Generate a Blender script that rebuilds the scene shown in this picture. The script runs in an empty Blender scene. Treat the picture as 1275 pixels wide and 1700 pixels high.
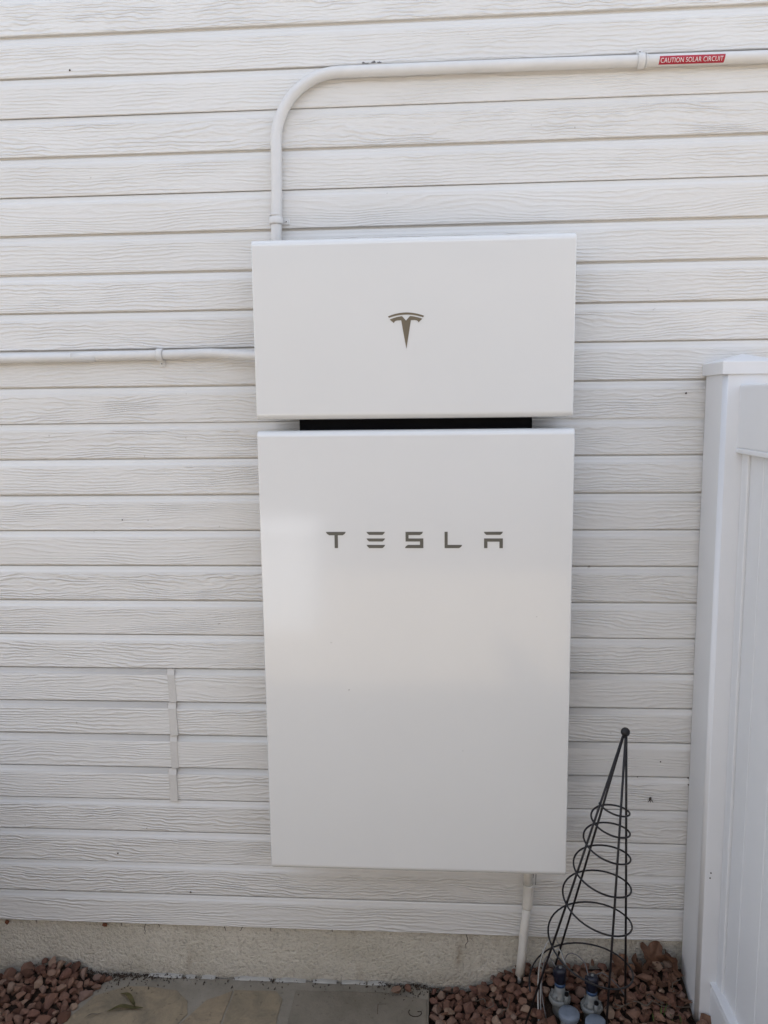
import bpy, bmesh, math, random
from mathutils import Vector, Matrix, noise
from mathutils.geometry import tessellate_polygon
random.seed(7)
R = math.radians
scene = bpy.context.scene
C = scene.collection

# ------------------------------------------------------------------ camera
cam_d = bpy.data.cameras.new('camera'); cam = bpy.data.objects.new('camera', cam_d); C.objects.link(cam)
cam_d.sensor_fit = 'AUTO'; cam_d.sensor_width = 36.0; cam_d.lens = 28.165
cam_d.clip_start = 0.02; cam_d.clip_end = 500
rt = Vector((0.99770119, 0.06672987, -0.01180901)); up = Vector((0.00257931, 0.13674049, 0.99060355)); fw = Vector((-0.06771761, 0.9883568, -0.13625403))
cam.matrix_world = Matrix(((rt.x, up.x, -fw.x, 0.0596), (rt.y, up.y, -fw.y, -2.1094), (rt.z, up.z, -fw.z, 1.6774), (0, 0, 0, 1)))
scene.camera = cam
scene.render.resolution_x = 768; scene.render.resolution_y = 1024

# ------------------------------------------------------------------ world, sun, exposure
SUN_EL, SUN_ROT = 50, 12
world = bpy.data.worlds.new('World'); scene.world = world; world.use_nodes = True
wt = world.node_tree; wt.nodes.clear()
sky = wt.nodes.new('ShaderNodeTexSky'); sky.sky_type = 'NISHITA'; sky.sun_disc = False
sky.sun_elevation = R(SUN_EL); sky.sun_rotation = R(SUN_ROT); sky.dust_density = 2.0; sky.air_density = 1.0; sky.ozone_density = 1.0
hs = wt.nodes.new('ShaderNodeHueSaturation'); hs.inputs['Saturation'].default_value = 0.5
bg = wt.nodes.new('ShaderNodeBackground'); bg.inputs['Strength'].default_value = 0.15
wo = wt.nodes.new('ShaderNodeOutputWorld')
wt.links.new(sky.outputs[0], hs.inputs['Color']); wt.links.new(hs.outputs[0], bg.inputs['Color']); wt.links.new(bg.outputs[0], wo.inputs['Surface'])
sun_d = bpy.data.lights.new('sun', 'SUN'); sun_d.energy = 2.0; sun_d.angle = R(0.5); sun_d.color = (1.0, 0.95, 0.88)
sun = bpy.data.objects.new('sun', sun_d); C.objects.link(sun)
sd = Vector((math.sin(R(SUN_ROT)) * math.cos(R(SUN_EL)), math.cos(R(SUN_ROT)) * math.cos(R(SUN_EL)), math.sin(R(SUN_EL))))
sun.rotation_euler = sd.to_track_quat('Z', 'Y').to_euler()
vs = scene.view_settings
vs.view_transform = 'Standard'; vs.look = 'None'; vs.exposure = 1.65; vs.gamma = 1.0; vs.use_curve_mapping = False

# ------------------------------------------------------------------ helpers
def obj(name, me, mat=None, parent=None, smooth=False):
    if isinstance(me, bmesh.types.BMesh):
        bm = me; me = bpy.data.meshes.new(name); bm.to_mesh(me); bm.free()
    if mat is not None and not me.materials: me.materials.append(mat)
    if smooth:
        for p in me.polygons: p.use_smooth = True
    o = bpy.data.objects.new(name, me); C.objects.link(o)
    if parent is not None: o.parent = parent
    return o
def tag(o, label=None, cat=None, group=None, kind=None):
    if label: o['label'] = label
    if cat: o['category'] = cat
    if group: o['group'] = group
    if kind: o['kind'] = kind
    return o
def thing(name, label, cat, loc=(0, 0, 0), group=None):
    o = bpy.data.objects.new(name, None); C.objects.link(o); o.location = loc; o.empty_display_size = 0.1
    return tag(o, label, cat, group)
def box(bm, x0, x1, y0, y1, z0, z1):
    v = [bm.verts.new(p) for p in ((x0,y0,z0),(x1,y0,z0),(x1,y1,z0),(x0,y1,z0),(x0,y0,z1),(x1,y0,z1),(x1,y1,z1),(x0,y1,z1))]
    fs = [bm.faces.new([v[i] for i in f]) for f in ((3,2,1,0),(4,5,6,7),(0,1,5,4),(1,2,6,5),(2,3,7,6),(3,0,4,7))]
    return v, fs
def bevel_all(bm, w, seg=2, sel=None):
    es = [e for e in bm.edges if sel is None or sel(e)]
    bmesh.ops.bevel(bm, geom=es, offset=w, segments=seg, profile=0.5, affect='EDGES', clamp_overlap=True)
def catmull(pts, n=8):
    P = [Vector(p) for p in pts]; P = [P[0] * 2 - P[1]] + P + [P[-1] * 2 - P[-2]]; out = []
    for i in range(1, len(P) - 2):
        a, b, c, d = P[i-1], P[i], P[i+1], P[i+2]
        for k in range(n):
            t = k / n
            out.append(0.5 * ((2*b) + (c-a)*t + (2*a-5*b+4*c-d)*t*t + (3*b-a-3*c+d)*t**3))
    out.append(P[-2]); return out
def tube(bm, pts, r, seg=12, cap=True):
    pts = [Vector(p) for p in pts]; n = len(pts)
    rad = r if isinstance(r, (list, tuple)) else [r] * n
    T = [(pts[min(i+1, n-1)] - pts[max(i-1, 0)]).normalized() for i in range(n)]
    N = T[0].orthogonal().normalized(); rings = []
    for i in range(n):
        N = (N - T[i] * N.dot(T[i])).normalized(); B = T[i].cross(N)
        rings.append([bm.verts.new(pts[i] + (N * math.cos(a) + B * math.sin(a)) * rad[i]) for a in [2*math.pi*k/seg for k in range(seg)]])
    for i in range(n - 1):
        for k in range(seg):
            f = bm.faces.new((rings[i][k], rings[i][(k+1) % seg], rings[i+1][(k+1) % seg], rings[i+1][k])); f.smooth = True
    if cap:
        bm.faces.new(rings[0][::-1]); bm.faces.new(rings[-1])
def lathe(bm, prof, seg=20, loc=(0, 0, 0), smooth=True, rfun=None):
    L = Vector(loc); rings = []
    for (r, z) in prof:
        rings.append([bm.verts.new(L + Vector(((r * (rfun(a, z) if rfun else 1)) * math.cos(a), (r * (rfun(a, z) if rfun else 1)) * math.sin(a), z))) for a in [2*math.pi*k/seg for k in range(seg)]])
    for i in range(len(rings) - 1):
        for k in range(seg):
            f = bm.faces.new((rings[i][k], rings[i][(k+1) % seg], rings[i+1][(k+1) % seg], rings[i+1][k])); f.smooth = smooth
    bm.faces.new(rings[0][::-1]); bm.faces.new(rings[-1])
def NB(): return bmesh.new()

# ------------------------------------------------------------------ materials
class MT:
    def __init__(s, name, base=(0.5,)*3, rough=0.5, metal=0.0, spec=0.5, coat=0.0):
        s.m = bpy.data.materials.new(name); s.m.use_nodes = True; s.t = s.m.node_tree; s.b = s.t.nodes['Principled BSDF']
        s.b.inputs['Base Color'].default_value = (*base, 1); s.b.inputs['Roughness'].default_value = rough
        s.b.inputs['Metallic'].default_value = metal; s.b.inputs['Specular IOR Level'].default_value = spec
        if coat: s.b.inputs['Coat Weight'].default_value = coat; s.b.inputs['Coat Roughness'].default_value = 0.085; s.b.inputs['Coat IOR'].default_value = 1.62
    def n(s, kind, **kw):
        nd = s.t.nodes.new('ShaderNode' + kind)
        for k, v in kw.items(): setattr(nd, k, v)
        return nd
    def l(s, a, b): s.t.links.new(a, b)
    def val(s, sock, v):
        if hasattr(v, 'is_linked') or hasattr(v, 'links'): s.l(v, sock)
        else: sock.default_value = v
    def math(s, op, a, b=0.0, c=0.0):
        nd = s.n('Math', operation=op)
        for i, v in enumerate((a, b, c)): s.val(nd.inputs[i], v)
        return nd.outputs[0]
    def coord(s, scale=(1, 1, 1), rnd=False, out='Object'):
        tc = s.n('TexCoord'); mp = s.n('Mapping'); s.l(tc.outputs[out], mp.inputs['Vector']); mp.inputs['Scale'].default_value = scale
        if rnd:
            oi = s.n('ObjectInfo'); k = s.math('MULTIPLY', oi.outputs['Random'], 173.0)
            cx = s.n('CombineXYZ'); s.l(k, cx.inputs[0]); s.l(k, cx.inputs[1]); s.l(k, cx.inputs[2]); s.l(cx.outputs[0], mp.inputs['Location'])
        return mp.outputs[0]
    def noise(s, vec, scale=1.0, detail=4.0, rough=0.5, dist=0.0):
        nd = s.n('TexNoise'); s.l(vec, nd.inputs['Vector']); nd.inputs['Scale'].default_value = scale; nd.inputs['Detail'].default_value = detail
        nd.inputs['Roughness'].default_value = rough; nd.inputs['Distortion'].default_value = dist; return nd.outputs['Fac']
    def ramp(s, fac, stops):
        nd = s.n('ValToRGB'); s.l(fac, nd.inputs[0]); cr = nd.color_ramp
        while len(cr.elements) < len(stops): cr.elements.new(0.5)
        for e, (p, c) in zip(cr.elements, stops): e.position = p; e.color = (*c, 1) if len(c) == 3 else c
        return nd.outputs[0]
    def mix(s, fac, a, b, blend='MIX'):
        nd = s.n('Mix', data_type='RGBA', blend_type=blend); s.val(nd.inputs[0], fac)
        for i, v in ((6, a), (7, b)):
            if isinstance(v, tuple): nd.inputs[i].default_value = (*v, 1)
            else: s.l(v, nd.inputs[i])
        return nd.outputs[2]
    def bump(s, h, dist, strength=1.0, prev=None):
        nd = s.n('Bump'); nd.inputs['Strength'].default_value = strength; nd.inputs['Distance'].default_value = dist
        s.l(h, nd.inputs['Height'])
        if prev is not None: s.l(prev, nd.inputs['Normal'])
        s.l(nd.outputs[0], s.b.inputs['Normal']); return nd.outputs[0]
    def base(s, c): s.l(c, s.b.inputs['Base Color'])

PITCH = 0.09745
FACE = 0.0765      # height of the embossed face; above it the smooth cove
# painted embossed siding
def siding_mat():
    M = MT('painted_siding', (0.7, 0.69, 0.67), 0.42)
    tc = M.n('TexCoord'); sp = M.n('SeparateXYZ'); M.l(tc.outputs['Object'], sp.inputs[0])
    oi = M.n('ObjectInfo'); rnd = oi.outputs['Random']; off = M.math('MULTIPLY', rnd, 91.0)
    r2 = M.math('FRACT', M.math('MULTIPLY', rnd, 37.7)); r3 = M.math('FRACT', M.math('MULTIPLY', rnd, 91.3))
    def vec(sx, sz, k=1.0):
        cx = M.n('CombineXYZ'); M.l(M.math('MULTIPLY_ADD', sp.outputs[0], sx, M.math('MULTIPLY', off, k)), cx.inputs[0])
        M.l(off, cx.inputs[1]); M.l(M.math('MULTIPLY', sp.outputs[2], sz), cx.inputs[2]); return cx.outputs[0]
    low = M.noise(vec(2.6, 13.0), 1.0, 1.0, 0.4)
    wig = M.noise(vec(20.0, 60.0, 1.7), 1.0, 1.5, 0.5)
    amp = M.math('MULTIPLY_ADD', r2, 6.0, 3.0)
    v = M.math('MULTIPLY', sp.outputs[2], 112.0)
    v = M.math('MULTIPLY_ADD', low, amp, v)
    v = M.math('MULTIPLY_ADD', wig, M.math('MULTIPLY_ADD', r3, 1.3, 0.8), v)
    s1 = M.math('MULTIPLY_ADD', M.math('SINE', M.math('MULTIPLY', v, 6.283)), 0.5, 0.5)
    s1 = M.math('POWER', s1, 1.6)
    am = M.noise(vec(7.0, 30.0, 2.3), 1.0, 2.0, 0.5)
    am = M.math('MULTIPLY', M.math('SUBTRACT', am, 0.30), 2.4)
    am = M.math('MINIMUM', M.math('MAXIMUM', am, 0.15), 0.7)
    h = M.math('MULTIPLY', s1, am)
    fine = M.noise(vec(45.0, 210.0, 3.1), 1.0, 1.5, 0.5)
    h = M.math('MULTIPLY_ADD', fine, 0.6, h)
    mask = M.n('MapRange', interpolation_type='SMOOTHSTEP'); M.l(sp.outputs[2], mask.inputs[0]); mask.inputs[1].default_value = FACE - 0.001; mask.inputs[2].default_value = FACE - 0.004
    mask.inputs[3].default_value = 0; mask.inputs[4].default_value = 1
    h = M.math('MULTIPLY', h, mask.outputs[0])
    h = M.math('MULTIPLY', h, M.math('MULTIPLY_ADD', r3, 0.7, 0.6)); M.bump(h, 0.0027, 0.8)
    cl = M.noise(vec(1.2, 6.0, 0.4), 1.0, 4.0, 0.6)
    col = M.ramp(cl, [(0.3, (0.70, 0.68, 0.65)), (0.7, (0.75, 0.735, 0.71))])
    dirt = M.noise(vec(60.0, 60.0, 5.0), 1.0, 1.0, 0.5)
    col = M.mix(M.ramp(dirt, [(0.80, (0, 0, 0)), (0.84, (0.5, 0.5, 0.5))]), col, (0.30, 0.26, 0.22))
    M.base(col)
    return M.m
m_siding = siding_mat()
def simple(name, base, rough, metal=0.0, var=0.06, vscale=8.0, bump=0.0, bscale=200.0, spec=0.5, coat=0.0, rnd=True):
    M = MT(name, base, rough, metal, spec, coat)
    co = M.coord((1, 1, 1), rnd)
    nz = M.noise(co, vscale, 4.0, 0.6)
    lo = tuple(c * (1 - var) for c in base); hi = tuple(min(1, c * (1 + var)) for c in base)
    M.base(M.ramp(nz, [(0.3, lo), (0.7, hi)]))
    if bump: M.bump(M.noise(co, bscale, 3.0, 0.6), bump)
    return M.m
m_cover = simple('white_gloss_enamel', (0.74, 0.735, 0.72), 0.2, var=0.012, vscale=3.0, coat=1.0)
m_black = simple('black_plastic', (0.005, 0.005, 0.006), 0.8, spec=0.1)
m_emblem = simple('bronze_foil', (0.17, 0.14, 0.095), 0.38, metal=0.25)
m_letter = simple('dark_grey_foil', (0.115, 0.11, 0.095), 0.35, metal=0.2)
m_pipe = simple('painted_conduit', (0.70, 0.69, 0.675), 0.36, var=0.04, vscale=14, bump=0.0006, bscale=60)
m_strip = simple('painted_strip', (0.64, 0.615, 0.58), 0.6, var=0.04, vscale=20, bump=0.0008, bscale=150, spec=0.3)
m_pvc = simple('cream_pvc', (0.72, 0.69, 0.63), 0.42, var=0.07, vscale=20)
m_steel = simple('zinc_screw', (0.35, 0.34, 0.33), 0.4, metal=0.8)
m_hole = simple('dark_hole', (0.02, 0.018, 0.016), 0.8)
m_red = simple('red_vinyl_sticker', (0.42, 0.022, 0.04), 0.38, var=0.05)
m_white = simple('white_print', (0.82, 0.78, 0.78), 0.5)
m_vinyl = simple('white_vinyl', (0.76, 0.76, 0.765), 0.5, var=0.02, vscale=5, spec=0.3)
m_iron = simple('dark_iron', (0.014, 0.012, 0.013), 0.42, metal=0.2, var=0.3, vscale=60, bump=0.0006, bscale=300)
m_valve = simple('grey_valve_plastic', (0.18, 0.185, 0.18), 0.35, var=0.12, vscale=60)
m_cap = simple('blue_grey_cap', (0.18, 0.21, 0.255), 0.45, var=0.12, vscale=50)
m_sol = simple('black_solenoid', (0.010, 0.011, 0.022), 0.35)
m_collar = simple('blue_collar', (0.035, 0.075, 0.16), 0.4)
m_wire_w = simple('white_wire', (0.36, 0.35, 0.33), 0.5)
m_wire_g = simple('grey_wire', (0.16, 0.15, 0.15), 0.5)
m_caulk = simple('white_caulk', (0.42, 0.40, 0.36), 0.7, var=0.12, vscale=40)
m_web = simple('dark_debris', (0.05, 0.035, 0.025), 0.9)
m_grass = simple('grass_blade', (0.10, 0.16, 0.04), 0.6)

def stucco():
    M = MT('stucco', (0.5, 0.46, 0.4), 0.9, spec=0.2)
    co = M.coord()
    big = M.noise(co, 5, 4, 0.6); fine = M.noise(co, 130, 4, 0.65); mid = M.noise(co, 55, 3, 0.6)
    col = M.ramp(big, [(0.3, (0.62, 0.57, 0.47)), (0.7, (0.74, 0.685, 0.585))])
    col = M.mix(M.ramp(fine, [(0.28, (0.55,)*3), (0.5, (0, 0, 0))]), col, (0.27, 0.235, 0.19))
    sp = M.n('SeparateXYZ'); tc = M.n('TexCoord'); M.l(tc.outputs['Object'], sp.inputs[0])
    # a rusty drip and soil splash along the foot
    stn = M.noise(M.coord((14, 1, 3)), 1.0, 3, 0.6)
    col = M.mix(M.ramp(stn, [(0.62, (0, 0, 0)), (0.75, (0.45,)*3)]), col, (0.30, 0.22, 0.14))
    foot = M.n('MapRange'); M.l(sp.outputs[2], foot.inputs[0]); foot.inputs[1].default_value = 0.05; foot.inputs[2].default_value = -0.01; foot.inputs[3].default_value = 0; foot.inputs[4].default_value = 0.55
    f2 = M.math('MULTIPLY', foot.outputs[0], M.noise(co, 30, 4, 0.6))
    col = M.mix(f2, col, (0.16, 0.12, 0.09))
    M.base(col)
    h = M.math('MULTIPLY_ADD', mid, 0.7, fine); M.bump(h, 0.009, 1.0)
    return M.m
m_stucco = stucco()
def stone_mat():
    M = MT('red_rock', (0.25, 0.14, 0.1), 0.85, spec=0.25)
    oi = M.n('ObjectInfo'); co = M.coord((1, 1, 1), True)
    col = M.ramp(oi.outputs['Random'], [(0.0, (0.14, 0.068, 0.045)), (0.2, (0.25, 0.125, 0.085)), (0.45, (0.34, 0.195, 0.135)), (0.65, (0.26, 0.13, 0.095)), (0.85, (0.48, 0.33, 0.235)), (1.0, (0.29, 0.185, 0.15))])
    nz = M.noise(co, 90, 4, 0.65)
    col = M.mix(M.ramp(nz, [(0.35, (0.6,)*3), (0.65, (0, 0, 0))]), col, M.mix(0.55, col, (0.06, 0.035, 0.025)))
    M.base(col); M.bump(M.noise(co, 220, 4, 0.7), 0.004, 0.8); return M.m
m_rock = stone_mat()
def gravel_mat():
    M = MT('red_rock_mass', (0.2, 0.1, 0.08), 0.9, spec=0.2)
    co = M.coord(); vo = M.n('TexVoronoi'); M.l(co, vo.inputs['Vector']); vo.inputs['Scale'].default_value = 38
    sp = M.n('SeparateColor'); M.l(vo.outputs['Color'], sp.inputs[0])
    col = M.ramp(sp.outputs[0], [(0, (0.13, 0.06, 0.042)), (0.5, (0.23, 0.12, 0.08)), (1, (0.29, 0.17, 0.115))])
    M.base(col); M.bump(M.noise(co, 160, 4, 0.7), 0.004, 0.8); return M.m
m_gravel = gravel_mat()
def soil_mat():
    M = MT('soil', (0.06, 0.04, 0.03), 0.95, spec=0.1); co = M.coord()
    M.base(M.ramp(M.noise(co, 60, 5, 0.7), [(0.3, (0.022, 0.015, 0.011)), (0.7, (0.075, 0.05, 0.036))])); M.bump(M.noise(co, 150, 4, 0.7), 0.01); return M.m
m_soil = soil_mat()
def flag_mat():
    M = MT('flagstone', (0.25, 0.2, 0.14), 0.8, spec=0.3); co = M.coord((1, 1, 1), False, 'Object')
    oi = M.n('ObjectInfo')
    a = M.ramp(oi.outputs['Random'], [(0, (0.29, 0.235, 0.155)), (0.5, (0.33, 0.255, 0.165)), (1, (0.26, 0.22, 0.16))])
    nz = M.noise(co, 14, 6, 0.7, 0.6); n2 = M.noise(co, 60, 4, 0.7)
    col = M.mix(M.ramp(nz, [(0.35, (0.75,)*3), (0.65, (0, 0, 0))]), a, M.mix(0.7, a, (0.09, 0.08, 0.065)))
    col = M.mix(M.ramp(n2, [(0.62, (0, 0, 0)), (0.72, (0.6,)*3)]), col, (0.07, 0.055, 0.04))
    M.base(col); M.bump(M.noise(co, 45, 5, 0.65), 0.006, 0.7); return M.m
m_flag = flag_mat()
def concrete_mat(name, lo, hi):
    M = MT(name, lo, 0.88, spec=0.25); co = M.coord()
    col = M.ramp(M.noise(co, 7, 5, 0.65), [(0.3, lo), (0.7, hi)])
    col = M.mix(M.ramp(M.noise(co, 80, 4, 0.7), [(0.6, (0, 0, 0)), (0.74, (0.6,)*3)]), col, (0.06, 0.05, 0.04))
    M.base(col); M.bump(M.noise(co, 120, 4, 0.7), 0.004, 0.6); return M.m
m_mortar = concrete_mat('grey_mortar', (0.20, 0.175, 0.135), (0.32, 0.285, 0.23))
m_slab = concrete_mat('grey_slab', (0.17, 0.145, 0.108), (0.26, 0.225, 0.175))
m_yard = concrete_mat('yard_paving', (0.36, 0.30, 0.23), (0.46, 0.39, 0.31))
def leaf_mat(name, a, b):
    M = MT(name, a, 0.7, spec=0.3); co = M.coord((1, 1, 1), True)
    M.base(M.ramp(M.noise(co, 40, 4, 0.6), [(0.3, a), (0.7, b)])); M.bump(M.noise(co, 120, 3, 0.6), 0.003, 0.7); return M.m
m_leaf = leaf_mat('dry_brown_leaf', (0.085, 0.042, 0.026), (0.19, 0.10, 0.06))
m_willow = leaf_mat('olive_leaf', (0.045, 0.04, 0.014), (0.11, 0.09, 0.032))
m_twig2 = leaf_mat('soil_crumbs', (0.025, 0.018, 0.013), (0.09, 0.06, 0.04))
m_twig = leaf_mat('grey_twig', (0.06, 0.045, 0.035), (0.16, 0.13, 0.10))

# ------------------------------------------------------------------ ground
bm = NB(); box(bm, -60, 60, -80, 20, -0.30, -0.06); tag(obj('ground', bm, m_yard), kind='structure')

# ------------------------------------------------------------------ house wall: siding boards over a stucco foundation
wall = thing('house_wall', 'white painted lap siding house wall with wood grain above a beige stucco footing', 'wall')
X0, X1 = -4.0, 4.0
Z0 = 2.6056
prof = [(0.0125, 0.0), (0.0009, 0.0), (0.0, 0.0012), (0.0, FACE)]
for k in range(1, 7):
    t = k / 6; prof.append((0.0042 * t * t * (3 - 2 * t), FACE + 0.0095 * t))
prof += [(0.0046, PITCH - 0.0046), (0.0105, PITCH - 0.0040), (0.0105, PITCH + 0.006), (0.0165, PITCH + 0.006), (0.0165, 0.0)]
def board_mesh(w):
    bm = NB(); a = [bm.verts.new((0, y, z)) for y, z in prof]; b = [bm.verts.new((w, y, z)) for y, z in prof]; n = len(prof)
    for i in range(n):
        f = bm.faces.new((a[i], b[i], b[(i+1) % n], a[(i+1) % n]))
        if 3 <= i <= 9: f.smooth = True
    bm.faces.new(a[::-1]); bm.faces.new(b); bmesh.ops.recalc_face_normals(bm, faces=bm.faces)
    me = bpy.data.meshes.new('siding_board'); bm.to_mesh(me); bm.free(); return me
XJ = -0.685
full = board_mesh(X1 - X0); left = board_mesh(XJ - 0.001 - X0); right = board_mesh(X1 - XJ - 0.001)
rb = random.Random(3)
for k in range(-7, 26):
    z = Z0 - PITCH * k
    parts = [(X0, left), (XJ + 0.001, right)] if 18 <= k <= 21 else [(X0, full)]
    for x, me in parts:
        o = obj('siding_board', me, m_siding, wall); o.location = (x, rb.uniform(-0.0006, 0.0006), z); o.rotation_euler.y = rb.uniform(-0.0006, 0.0006) if k not in range(17, 23) else 0
for j, k in enumerate(range(18, 22)):
    z = Z0 - PITCH * k; bm = NB(); w = (0.0205, 0.0225, 0.0205, 0.0225)[j]; sh = (0.0, 0.0015, 0.0005, -0.004)[j]; th = (0.0012, 0.0030, 0.0014, 0.0036)[j]
    pr = [(-th, -0.001 - 0.002 * (j == 3)), (-th, FACE + 0.001), (0.0036 - th, FACE + 0.0115), (0.0042 - th, PITCH - 0.003)]
    a = [(x, y, zz) for x in (-w/2, w/2) for (y, zz) in pr]
    va = [bm.verts.new((-w/2 - sh * 0, y, zz)) for y, zz in pr]; vb = [bm.verts.new((w/2, y, zz)) for y, zz in pr]
    vc = [bm.verts.new((-w/2, y + th + 0.001, zz)) for y, zz in pr]; vd = [bm.verts.new((w/2, y + th + 0.001, zz)) for y, zz in pr]
    for i in range(3):
        bm.faces.new((va[i], vb[i], vb[i+1], va[i+1])); bm.faces.new((va[i], va[i+1], vc[i+1], vc[i])); bm.faces.new((vb[i], vd[i], vd[i+1], vb[i+1]))
    bm.faces.new((va[0], vc[0], vd[0], vb[0]))
    bmesh.ops.recalc_face_normals(bm, faces=bm.faces)
    jc = obj('joint_cover', bm, m_strip, wall); jc.location = (-0.684 - 0.0035 * j * 0.6 + sh, -0.0006, z); jc.rotation_euler.y = R(-2.2 if j < 2 else -0.8)
bm = NB(); box(bm, X0, X1, 0.0175, 0.16, 0.18, Z0 + PITCH * 8); obj('sheathing', bm, m_hole, wall)
m_roof = simple('grey_shingles', (0.13, 0.12, 0.11), 0.9, var=0.2, vscale=30, bump=0.01, bscale=40)
bm = NB(); zt = Z0 + PITCH * 8
v = [bm.verts.new(p) for x in (X0 - 0.3, X1 + 0.3) for p in ((x, -0.03, zt + 0.002), (x, -0.03, zt + 0.05), (x, 3.6, zt + 1.6), (x, 7.4, zt + 0.12), (x, 7.4, zt + 0.002))]
bm.faces.new(v[:5][::-1]); bm.faces.new(v[5:])
for i in range(5): bm.faces.new((v[i], v[(i+1) % 5], v[5 + (i+1) % 5], v[5 + i]))
bmesh.ops.recalc_face_normals(bm, faces=bm.faces); obj('unseen_roof', bm, m_roof, wall)  # unseen roof, added to block the sun; no overhang, so more sky light enters
# foundation, subdivided so that its foot can wander a little
bm = NB()
nx, nz = 400, 10
gv = [[bm.verts.new((X0 + (X1 - X0) * i / nx, 0.013 + 0.0028 * noise.noise((i * 0.23, j * 0.5, 1.0)) + 0.003 * noise.noise((i * 0.05, j * 0.2, 7.0)) - 0.004 * (1 - j / nz) ** 3, -0.1 + 0.29 * j / nz)) for j in range(nz + 1)] for i in range(nx + 1)]
for i in range(nx):
    for j in range(nz):
        f = bm.faces.new((gv[i][j], gv[i+1][j], gv[i+1][j+1], gv[i][j+1])); f.smooth = True
obj('stucco_footing', bm, m_stucco, wall)
# chipped lower edge above the conduit, nail heads, specks
for (x, z, sx, sz) in [(-0.118, Z0 - PITCH + 0.001, 0.016, 0.0035), (-0.098, Z0 - PITCH + 0.0015, 0.011, 0.003), (-0.083, Z0 - PITCH + 0.001, 0.010, 0.002)]:
    bm = NB(); v = [bm.verts.new((x + sx * (i / 6 - 0.5), -0.0035 - 0.001 * random.random(), z + (random.uniform(-0.7, 1.0) * sz if 0 < i < 6 else 0))) for i in range(7)]
    w2 = [bm.verts.new((q.co.x, 0.001, z - 0.002)) for q in v]
    for i in range(6): bm.faces.new((v[i], v[i+1], w2[i+1], w2[i]))
    obj('chipped_edge', bm, m_steel, wall)
def speck(x, z, r, y=-0.0008, m=m_web):
    bm = NB(); bmesh.ops.create_icosphere(bm, subdivisions=1, radius=r)
    for v in bm.verts: v.co = Vector((v.co.x * random.uniform(0.6, 1.2), v.co.y * 0.4, v.co.z * random.uniform(0.6, 1.3)))
    o = obj('speck', bm, m, wall); o.location = (x, y, z); return o
for x, z, r in [(-0.80, 1.367, 0.0022), (-0.87, 2.52, 0.003), (0.636, 0.594, 0.0045), (0.66, 0.70, 0.0025), (0.735, 0.655, 0.003), (0.737, 0.635, 0.003), (0.69, 1.69, 0.003), (0.60, 0.655, 0.0018), (-0.87, 0.39, 0.003), (-0.78, 0.47, 0.002), (-0.66, 0.275, 0.003)]: speck(x, z, r)
# insect legs on the wall and strands hanging below the siding
def strand(x, z, L, lean, name='cobweb_strand', y=0.003):
    bm = NB(); pts = [(x, y, z)]
    for k in range(1, 5): pts.append((x + lean * k / 4 + random.uniform(-1, 1) * L * 0.1, y - 0.003, z - L * k / 4))
    tube(bm, pts, [0.0011, 0.0013, 0.001, 0.0008, 0.0005], 5); obj(name, bm, m_web, wall)
for x, L, le in [(-1.13, 0.012, 0.0), (-0.875, 0.012, 0.004), (-0.80, 0.034, -0.007), (-0.565, 0.016, 0.004), (-0.51, 0.014, -0.009), (-0.43, 0.012, 0.003), (-0.25, 0.007, 0.002), (0.135, 0.045, 0.003), (-0.76, 0.01, 0.002), (0.37, 0.01, 0.003)]: strand(x, 0.171, L, le)
for a in (-1, 0, 1): strand(0.636, 0.595, 0.012, 0.007 * a, 'speck', -0.001)
for x in (-1.225, -0.925): speck(x, 0.158, 0.009, 0.006, simple('rusty_debris', (0.14, 0.05, 0.022), 0.9))
# white caulk left along the joint between footing and path
for (a, b) in [(-0.80, -0.70), (-0.69, -0.66), (-0.64, -0.60), (-0.545, -0.43), (-0.42, -0.33), (-0.31, -0.24), (-0.225, -0.155), (-0.15, -0.095)]:
    bm = NB(); n = max(4, int((b - a) / 0.012)); rows = []
    for i in range(n + 1):
        x = a + (b - a) * i / n; e = 0.3 + 0.7 * min(1, min(i, n - i) / 2)
        hh = (0.0022 + 0.0022 * noise.noise((x * 30, 0, 0))) * e; ww = (0.001 + 0.004 * noise.noise((x * 24, 3, 0))) * e
        rows.append([bm.verts.new(p) for p in ((x, -0.002 - ww, 0.001), (x, -0.002 - ww * 0.7, 0.001 + hh * 0.7), (x, 0.0, 0.001 + hh * 1.3), (x, 0.012, 0.001 + hh * 1.4))])
    for i in range(n):
        for j in range(3): bm.faces.new((rows[i][j], rows[i+1][j], rows[i+1][j+1], rows[i][j+1])).smooth = True
    obj('caulk_bead', bm, m_caulk, wall)

# ------------------------------------------------------------------ unseen side yard added to shape the light, behind and beside the camera
m_tan = simple('tan_stucco', (0.19, 0.165, 0.135), 0.9, var=0.12, vscale=6, bump=0.004, bscale=60)
gw = thing('added_neighbour_house', 'added unseen tan house wall across the side yard, shaping sky and bounce light', 'house', (0, -6.2, -0.06))  # unseen house, added and sized for its effect on sky and bounce light
bm = NB(); box(bm, -9, 9, -0.25, 0, 0, 3.5); obj('wall', bm, m_tan, gw)
for x in (-3.6, 1.9):
    bm = NB(); box(bm, x, x + 1.3, 0.001, 0.04, 1.1, 2.3); bevel_all(bm, 0.006, 1); wn = obj('window', bm, m_vinyl, gw)
    for dx in (0.06, 0.68):
        bm = NB(); box(bm, x + dx, x + dx + 0.56, 0.03, 0.043, 1.16, 2.24); obj('pane', bm, simple('dark_glass', (0.03, 0.035, 0.04), 0.05), wn)
bm = NB(); box(bm, -9.2, 9.2, -0.8, 0.35, 3.501, 3.64); bevel_all(bm, 0.01, 1); obj('eave', bm, m_vinyl, gw)
sb = thing('reflection_box', 'added unseen white box placed for the pale reflection on the lower cover', 'storage box', (-1.46, -4.2, -0.06))  # invented box out of view, there to reflect in the lower cover
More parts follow.
